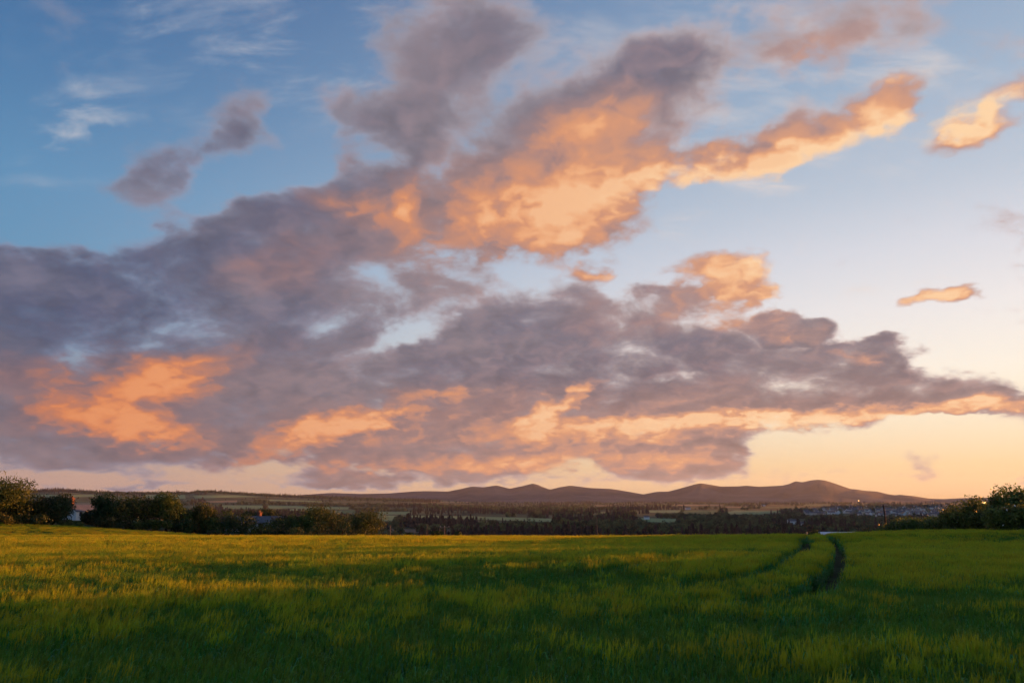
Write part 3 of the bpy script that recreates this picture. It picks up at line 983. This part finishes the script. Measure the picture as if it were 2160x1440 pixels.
def build_poles():
    pole(1870, 1064, 190, 0.23, 'pole_dark', 'dark leaning utility pole standing behind the far end of the hedge', 1, math.radians(-3.0))
    pole(824, 1107, 150, 0.10, 'pole_wood', 'pale pole on the crest right of the last tree', 0)
    pole(938, 1108, 150, 0.11, 'pole_wood', 'pale pole with a crossarm on the crest right of the small bush', 1)
    pole(928, 1114, 160, 0.08, 'pole_wood', 'short pale pole at the small bush on the crest', 0)
    pole(901, 1106, 260, 0.12, 'pole_wood', 'faint far pole in front of the brown conifer wood', 0)
    pole(1259, 1091, 170, 0.075, 'pole_wood', 'thin tall pale pole beyond the middle of the crest', 0)
    pole(1700, 1121, 130, 0.07, 'porcelain', 'short white marker post on the crest left of the tracks', 0, group='marker posts', name='marker_post')
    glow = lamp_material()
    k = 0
    for px, py, dep, rad, label in ((2076, 1059.5, 240, 0.3, 'left of the three added lamps for sunlit leaves above the hedge'), (2081, 1061, 243, 0.36, 'middle of the three added lamps for sunlit leaves above the hedge'),  # added lamps standing in for sunlit leaves glowing on the hedge top
                                    (2086, 1062.5, 246, 0.3, 'right of the three added lamps for sunlit leaves above the hedge'), (2064, 1061, 250, 0.13, 'single faint added lamp left of the three for sunlit leaves'),
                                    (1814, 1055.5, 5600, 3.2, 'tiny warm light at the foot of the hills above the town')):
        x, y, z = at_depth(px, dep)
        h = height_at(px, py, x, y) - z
        root = empty('glow_light', (x, y, z))
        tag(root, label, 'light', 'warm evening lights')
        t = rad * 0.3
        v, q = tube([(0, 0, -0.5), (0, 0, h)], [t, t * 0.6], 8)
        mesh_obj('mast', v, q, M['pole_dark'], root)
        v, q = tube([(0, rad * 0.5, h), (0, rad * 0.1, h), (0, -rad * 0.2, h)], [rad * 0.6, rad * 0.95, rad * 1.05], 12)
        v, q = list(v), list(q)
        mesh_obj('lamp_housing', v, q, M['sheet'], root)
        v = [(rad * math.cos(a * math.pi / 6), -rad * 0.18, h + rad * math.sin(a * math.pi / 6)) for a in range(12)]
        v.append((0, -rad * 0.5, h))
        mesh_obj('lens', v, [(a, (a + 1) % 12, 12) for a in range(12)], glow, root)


build_houses()
build_town()
build_poles()


# ------------------------------------------------------------------ scattered stuff: geometry-node copies of small source meshes
def scatter(name, pts, rotz, scale, variant, sources, tilt=None):
    """ONE object whose points carry copies of the source meshes."""
    src = bpy.data.collections.new(name + '_sources')      # never linked to the scene
    for i, me in enumerate(sources):
        src.objects.link(bpy.data.objects.new('%s_source_%02d' % (name, i), me))
    me = bpy.data.meshes.new(name)
    n = len(pts)
    me.vertices.add(n)
    me.vertices.foreach_set('co', np.asarray(pts, np.float32).ravel())
    rot = np.zeros((n, 3), np.float32)
    if tilt is not None:
        rot[:, :2] = tilt
    rot[:, 2] = rotz
    for nm, ty, arr in (('rot', 'FLOAT_VECTOR', rot), ('scl', 'FLOAT_VECTOR', np.asarray(scale, np.float32)), ('variant', 'INT', np.asarray(variant, np.int32))):
        a = me.attributes.new(nm, ty, 'POINT')
        a.data.foreach_set('vector' if ty == 'FLOAT_VECTOR' else 'value', arr.ravel())
    o = bpy.data.objects.new(name, me)
    col.objects.link(o)
    g = bpy.data.node_groups.new(name, 'GeometryNodeTree')
    g.interface.new_socket('Geometry', in_out='INPUT', socket_type='NodeSocketGeometry')
    g.interface.new_socket('Geometry', in_out='OUTPUT', socket_type='NodeSocketGeometry')
    N = g.nodes
    gi, go = N.new('NodeGroupInput'), N.new('NodeGroupOutput')
    ci = N.new('GeometryNodeCollectionInfo')
    ci.inputs['Collection'].default_value = src
    ci.inputs['Separate Children'].default_value = True
    ci.inputs['Reset Children'].default_value = True
    iop = N.new('GeometryNodeInstanceOnPoints')
    iop.inputs['Pick Instance'].default_value = True
    def attr(nm, ty):
        a = N.new('GeometryNodeInputNamedAttribute')
        a.data_type = ty
        a.inputs['Name'].default_value = nm
        return a.outputs[0]
    e2r = N.new('FunctionNodeEulerToRotation')
    L = g.links.new
    L(gi.outputs[0], iop.inputs['Points'])
    L(ci.outputs[0], iop.inputs['Instance'])
    L(attr('variant', 'INT'), iop.inputs['Instance Index'])
    L(attr('rot', 'FLOAT_VECTOR'), e2r.inputs[0])
    L(e2r.outputs[0], iop.inputs['Rotation'])
    L(attr('scl', 'FLOAT_VECTOR'), iop.inputs['Scale'])
    L(iop.outputs[0], go.inputs[0])
    md = o.modifiers.new('scatter', 'NODES')
    md.node_group = g
    return o


# ------------------------------------------------------------------ woods of the valley
def wood_tree(seed, conifer):
    rng = np.random.default_rng(seed)
    h, w = (15.0, 6.0) if conifer else (11.0, 11.0)
    if conifer:
        k = rng.uniform(0, 1, 150) ** 0.75
        z = h * (0.08 + 0.92 * k)
        a = rng.uniform(0, 2 * math.pi, 150)
        r = w / 2 * (1.02 - k) * rng.uniform(0.5, 1.0, 150)
        p = np.stack([r * np.cos(a), r * np.sin(a), z], -1)
        co, q = leaf_quads(rng, p, np.stack([np.cos(a), np.sin(a), 0.6 + 0 * a], -1) + 0.4 * rng.normal(size=(150, 3)), 1.3)
        return fast_mesh('conifer', co, q, [M['wood_conifer']])
    p, nrm, C = crown_points(rng, w, 0.6, h, 220, 9)
    co, q = leaf_quads(rng, p, nrm, 1.15)
    return fast_mesh('broadleaf', co, q, [M['wood_leaf']])


def build_woods():
    rng = np.random.default_rng(77)
    src = [wood_tree(k, False) for k in range(5)] + [wood_tree(20 + k, True) for k in range(3)]
    P, S, VV = [], [], []
    def add(x, y, keep_noise, dens_thr):
        z = ground(x, y)
        n1 = vnoise(x / 210, y / 210, 1) * 0.6 + vnoise(x / 80, y / 60, 2) * 0.4
        az = np.degrees(np.arctan2(x, y))
        ok = n1 > dens_thr
        s = 0.65 + 0.9 * rng.random(len(x)) ** 1.6 + np.where(np.hypot(x, y) < 1700, 0.15, 0)
        clear = np.zeros(len(x), bool)
        for hh in (0.0, 5.0, 10.0):
            px, py = to_px(x, y, z + hh * s)
            for q in FIELDS:
                clear |= in_quad(px, py, q[:4])
            clear |= (px > 1700) & (py > 1073.5) & (py < 1088) & (px - 1700 > (1080 - py) * 6) & (rng.random(len(x)) < 0.80)   # the town
            clear |= (px > 1340) & (px < 1385) & (py > 1084) & (py < 1094)
            clear |= (px > 1655) & (px < 1705) & (py > 1095) & (py < 1102)
        ok &= ~clear
        con = (vnoise(x / 260 + 9, y / 260, 6) > 0.25)
        px, py = to_px(x, y, z)
        con |= (px > 850) & (px < 1005) & (py > 1094) & (py < 1118)
        kind = np.where(con, 5 + rng.integers(0, 3, len(x)), rng.integers(0, 5, len(x)))
        P.append(np.stack([x, y, z - 0.3], -1)[ok]); S.append(np.stack([s, s, s * rng.uniform(0.8, 1.15, len(x))], -1)[ok]); VV.append(kind[ok])
    def ring(r0, r1, n, thr, amax=37):
        a = np.radians(rng.uniform(-amax, amax, n))
        r = np.sqrt(rng.uniform(r0 * r0, r1 * r1, n))
        add(np.sin(a) * r, np.cos(a) * r, None, thr)
    ring(480, 900, 2600, -0.05)
    ring(900, 1500, 6500, -0.25)
    ring(1500, 2600, 17000, -0.15)
    ring(2600, 4200, 16000, 0.0)
    ring(4200, 7400, 16000, 0.1)
    # wooded crest of the left ridge
    a = np.radians(rng.uniform(-40, -5, 5000)); r = rng.uniform(5150, 5750, 5000)
    add(np.sin(a) * r, np.cos(a) * r, None, -0.9)
    P, S, VV = np.concatenate(P), np.concatenate(S), np.concatenate(VV)
    o = scatter('woodland', P, rng.uniform(0, 6.28, len(P)), S, VV, src)
    tag(o, 'dark woods and hedgerows covering the valley floor', 'woodland', kind='stuff')


# ------------------------------------------------------------------ the barley
def barley_clump(seed, size, stems, fat, ears, hgt=0.70, unripe=False):
    """A tuft of barley: stalks, drooping leaves, ears and awns."""
    rng = np.random.default_rng(seed)
    co, fc, mi = [], [], []
    def strip(path, widths, side, m):
        n0 = len(co)
        for p, w in zip(path, widths):
            co.append(p - side * w); co.append(p + side * w)
        for i in range(len(path) - 1):
            a = n0 + 2 * i
            fc.append((a, a + 1, a + 3, a + 2)); mi.append(m)
    for k in range(stems):
        b = np.array([rng.uniform(-.5, .5) * size, rng.uniform(-.5, .5) * size, 0.0])
        H = hgt * (rng.uniform(0.74, 1.08) + (0.14 if rng.random() < 0.07 else 0.0))
        lean = np.array([rng.normal(0.008, 0.03), rng.normal(0, 0.03), 0])
        g = rng.uniform(0, math.pi)
        side = np.array([math.cos(g), math.sin(g), 0])
        tip = b + lean * 1.6 + np.array([0, 0, H])
        mid = b + lean * 0.5 + np.array([0, 0, H * 0.5])
        has_ear = rng.random() < ears
        strip([b, mid, tip], [0.0026 * fat, 0.0024 * fat, 0.002 * fat], side, 1)
        for j in range(3):
            f = rng.uniform(0.22, 0.80)
            s = b + lean * f + np.array([0, 0, H * f])
            a = rng.uniform(0, 2 * math.pi)
            out = np.array([math.cos(a), math.sin(a), 0])
            sd = np.array([-out[1], out[0], 0])
            ln = rng.uniform(0.14, 0.26)
            up = rng.uniform(0.55, 1.25)
            p1 = s + out * ln * 0.35 + np.array([0, 0, ln * 0.55 * up])
            p2 = s + out * ln * 0.8 + np.array([0, 0, ln * (0.75 * up - 0.15)])
            strip([s, p1, p2], [0.0045 * fat, 0.0072 * fat, 0.0014 * fat], sd, 0)
        if has_ear:
            nod = rng.uniform(0.0, 0.45)
            a = rng.normal(0.2, 0.9)
            d = np.array([math.cos(a) * nod, math.sin(a) * nod, 1.0]); d /= np.linalg.norm(d)
            el = rng.uniform(0.065, 0.095)
            e1 = tip + d * el
            s2 = np.cross(d, side); s2 /= np.linalg.norm(s2)
            for sd in (side, s2):
                strip([tip, tip + d * el * 0.4, e1], [0.004 * fat, 0.0092 * fat, 0.0035 * fat], sd, 2)
            for j in range(4):
                dd = d + 0.22 * rng.normal(size=3); dd /= np.linalg.norm(dd)
                st = tip + d * el * rng.uniform(0.4, 1.0)
                strip([st, st + dd * rng.uniform(0.07, 0.12)], [0.0016 * fat, 0.0005 * fat], np.cross(dd, (0.3, 0.8, 0.1)), 3)
    return fast_mesh('barley_clump', np.array(co), np.array(fc), [M['barley_leaf'], M['barley_stem']] + ([M['green_ear'], M['green_awn']] if unripe else [M['barley_ear'], M['barley_awn']]), mi)


TRACKS = [  # wheel tracks pressed into the crop: photograph pixels from the crest towards the camera, clear half width in metres
    ([(1757, 1140), (1766, 1150), (1772, 1163), (1770, 1185), (1759, 1208), (1733, 1233), (1690, 1254), (1640, 1267)], 0.5, True),
    ([(1640, 1267), (1560, 1277), (1470, 1283)], 0.42, False),
    ([(1699, 1140), (1694, 1150), (1680, 1167), (1650, 1190), (1618, 1208), (1580, 1222)], 0.42, True),
    ([(1580, 1222), (1500, 1233), (1420, 1241)], 0.36, False),
    ([(1716, 1140), (1711, 1155), (1703, 1170)], 0.26, False),
    ([(1480, 1166), (1400, 1187), (1310, 1203), (1210, 1216), (1090, 1228), (960, 1238), (830, 1243), (700, 1244)], 0.36, False),
    ([(1830, 1312), (1740, 1316), (1640, 1317), (1540, 1312), (1420, 1303)], 0.28, False),
]


def build_barley():
    rng = np.random.default_rng(3)
    near_e = [barley_clump(k, 0.46, 66, 1.15, 0.7) for k in range(4)]
    near_l = [barley_clump(10 + k, 0.46, 62, 1.15, 0.4, 0.67, True) for k in range(3)]
    far_e = [barley_clump(20 + k, 0.85, 80, 2.3, 0.95) for k in range(4)]
    far_l = [barley_clump(30 + k, 0.85, 80, 2.3, 0.45, 0.67, True) for k in range(2)]
    src = near_e + near_l + far_e + far_l
    segs = []
    for pts, hw, over in TRACKS:
        g = [hit(px, py, 0.6)[:2] for px, py in pts]
        if over:                                       # runs on over the crest
            dx, dy = g[0][0] - g[1][0], g[0][1] - g[1][1]
            k = (122 - g[0][1]) / dy
            g.insert(0, (g[0][0] + dx * k, 122.0))
        for a, b in zip(g[:-1], g[1:]):
            if math.dist(a[:2], b[:2]) < 120:
                segs.append((a[0], a[1], b[0], b[1], hw))
    def grid(r0, r1, step, amax):
        n = int(r1 / step) + 2
        i, j = np.meshgrid(np.arange(-n, n), np.arange(0, n))
        x = (i + rng.uniform(-.45, .45, i.shape)) * step
        y = (j + rng.uniform(-.45, .45, i.shape)) * step
        x, y = x.ravel(), y.ravel()
        r = np.hypot(x, y)
        az = np.degrees(np.arctan2(x, y))
        ok = (r >= r0) & (r < r1) & (np.abs(az) < amax)
        return x[ok], y[ok]
    XY = [grid(5.5, 56, 0.36, 41), grid(56, 122, 0.62, 40)]
    xl, yl = grid(122, 215, 1.0, 42)
    XY.append((xl, yl))
    P, R, S, VA, T = [], [], [], [], []
    for lod, (x, y) in enumerate(XY):
        r = np.hypot(x, y)
        px, _ = to_px(x, y, ground(x, y))
        keep = np.ones(len(x), bool)
        # the field ends at the hedge on the right, at the trees on the left and some way down the slope
        hx = np.interp(y, [-50, 20, 60, 72, 90, 112, 130, 200], [58, 58, 54, 49, 48, 53, 60, 70])
        keep &= x < hx - 0.6
        keep &= (x < 0) | (y < 128)
        keep &= y < np.interp(x, [-150, -110, -90, -70, -55, -30, 0], [166, 166, 172, 176, 178, 150, 128]) - 2
        for (x0, y0, x1, y1, hw) in segs:
            dx, dy = x1 - x0, y1 - y0
            k = np.clip(((x - x0) * dx + (y - y0) * dy) / (dx * dx + dy * dy + 1e-9), 0, 1)
            d = np.hypot(x - x0 - k * dx, y - y0 - k * dy)
            keep &= d > hw + (0.0 if lod == 0 else 0.15)
        x, y = x[keep], y[keep]
        w1 = vnoise(x / 5.5, y / 2.6, 21) * 0.6 + vnoise(x / 13, y / 6, 22) * 0.6 + vnoise(x / 1.4, y / 0.9, 24) * 0.35
        leafy = (w1 + rng.normal(0, 0.42, len(x))) < -0.36 + 0.85 * (1 - sstep(13, 46, np.hypot(x, y)))
        hs = 0.98 + 0.10 * np.clip(w1, -1.2, 1.2) + rng.normal(0, 0.035, len(x))
        n = len(x)
        if lod == 0:
            va = np.where(leafy, 4 + rng.integers(0, 3, n), rng.integers(0, 4, n)); k = 1.0
        else:
            va = np.where(leafy, 11 + rng.integers(0, 2, n), 7 + rng.integers(0, 4, n)); k = 1.0 if lod == 1 else 1.5
        P.append(np.stack([x, y, ground(x, y)], -1))
        R.append(rng.uniform(-0.5, 0.5, n) + np.where(rng.random(n) < 0.5, 0, 0.6))
        S.append(np.stack([np.full(n, k), np.full(n, k), hs], -1))
        VA.append(va)
        T.append(np.stack([0.05 * vnoise(x / 4, y / 4, 31), 0.01 + 0.045 * vnoise(x / 6, y / 6, 32)], -1))
    P, R, S, VA, T = (np.concatenate(a) for a in (P, R, S, VA, T))
    o = scatter('barley_crop', P, R, S, VA, src, T)
    tag(o, 'field of green barley with ripening golden ears', 'barley', kind='stuff')
    print('barley clumps', len(P))


build_woods()
build_barley()


# ------------------------------------------------------------------ evening haze over the valley
def build_haze():
    V, Fc = box(-15500, 15500, -15500, 15500, -66, 325)
    m = bpy.data.materials.new('haze')
    m.use_nodes = True
    t = m.node_tree
    t.nodes.clear()
    v = t.nodes.new('ShaderNodeVolumePrincipled')
    v.inputs['Color'].default_value = (0.62, 0.76, 1.0, 1)
    v.inputs['Density'].default_value = 2.1e-5
    v.inputs['Anisotropy'].default_value = 0.3
    out = t.nodes.new('ShaderNodeOutputMaterial')
    t.links.new(v.outputs[0], out.inputs['Volume'])
    o = mesh_obj('haze', V, Fc, m)
    tag(o, 'thin evening haze over the valley', kind='stuff')


build_haze()
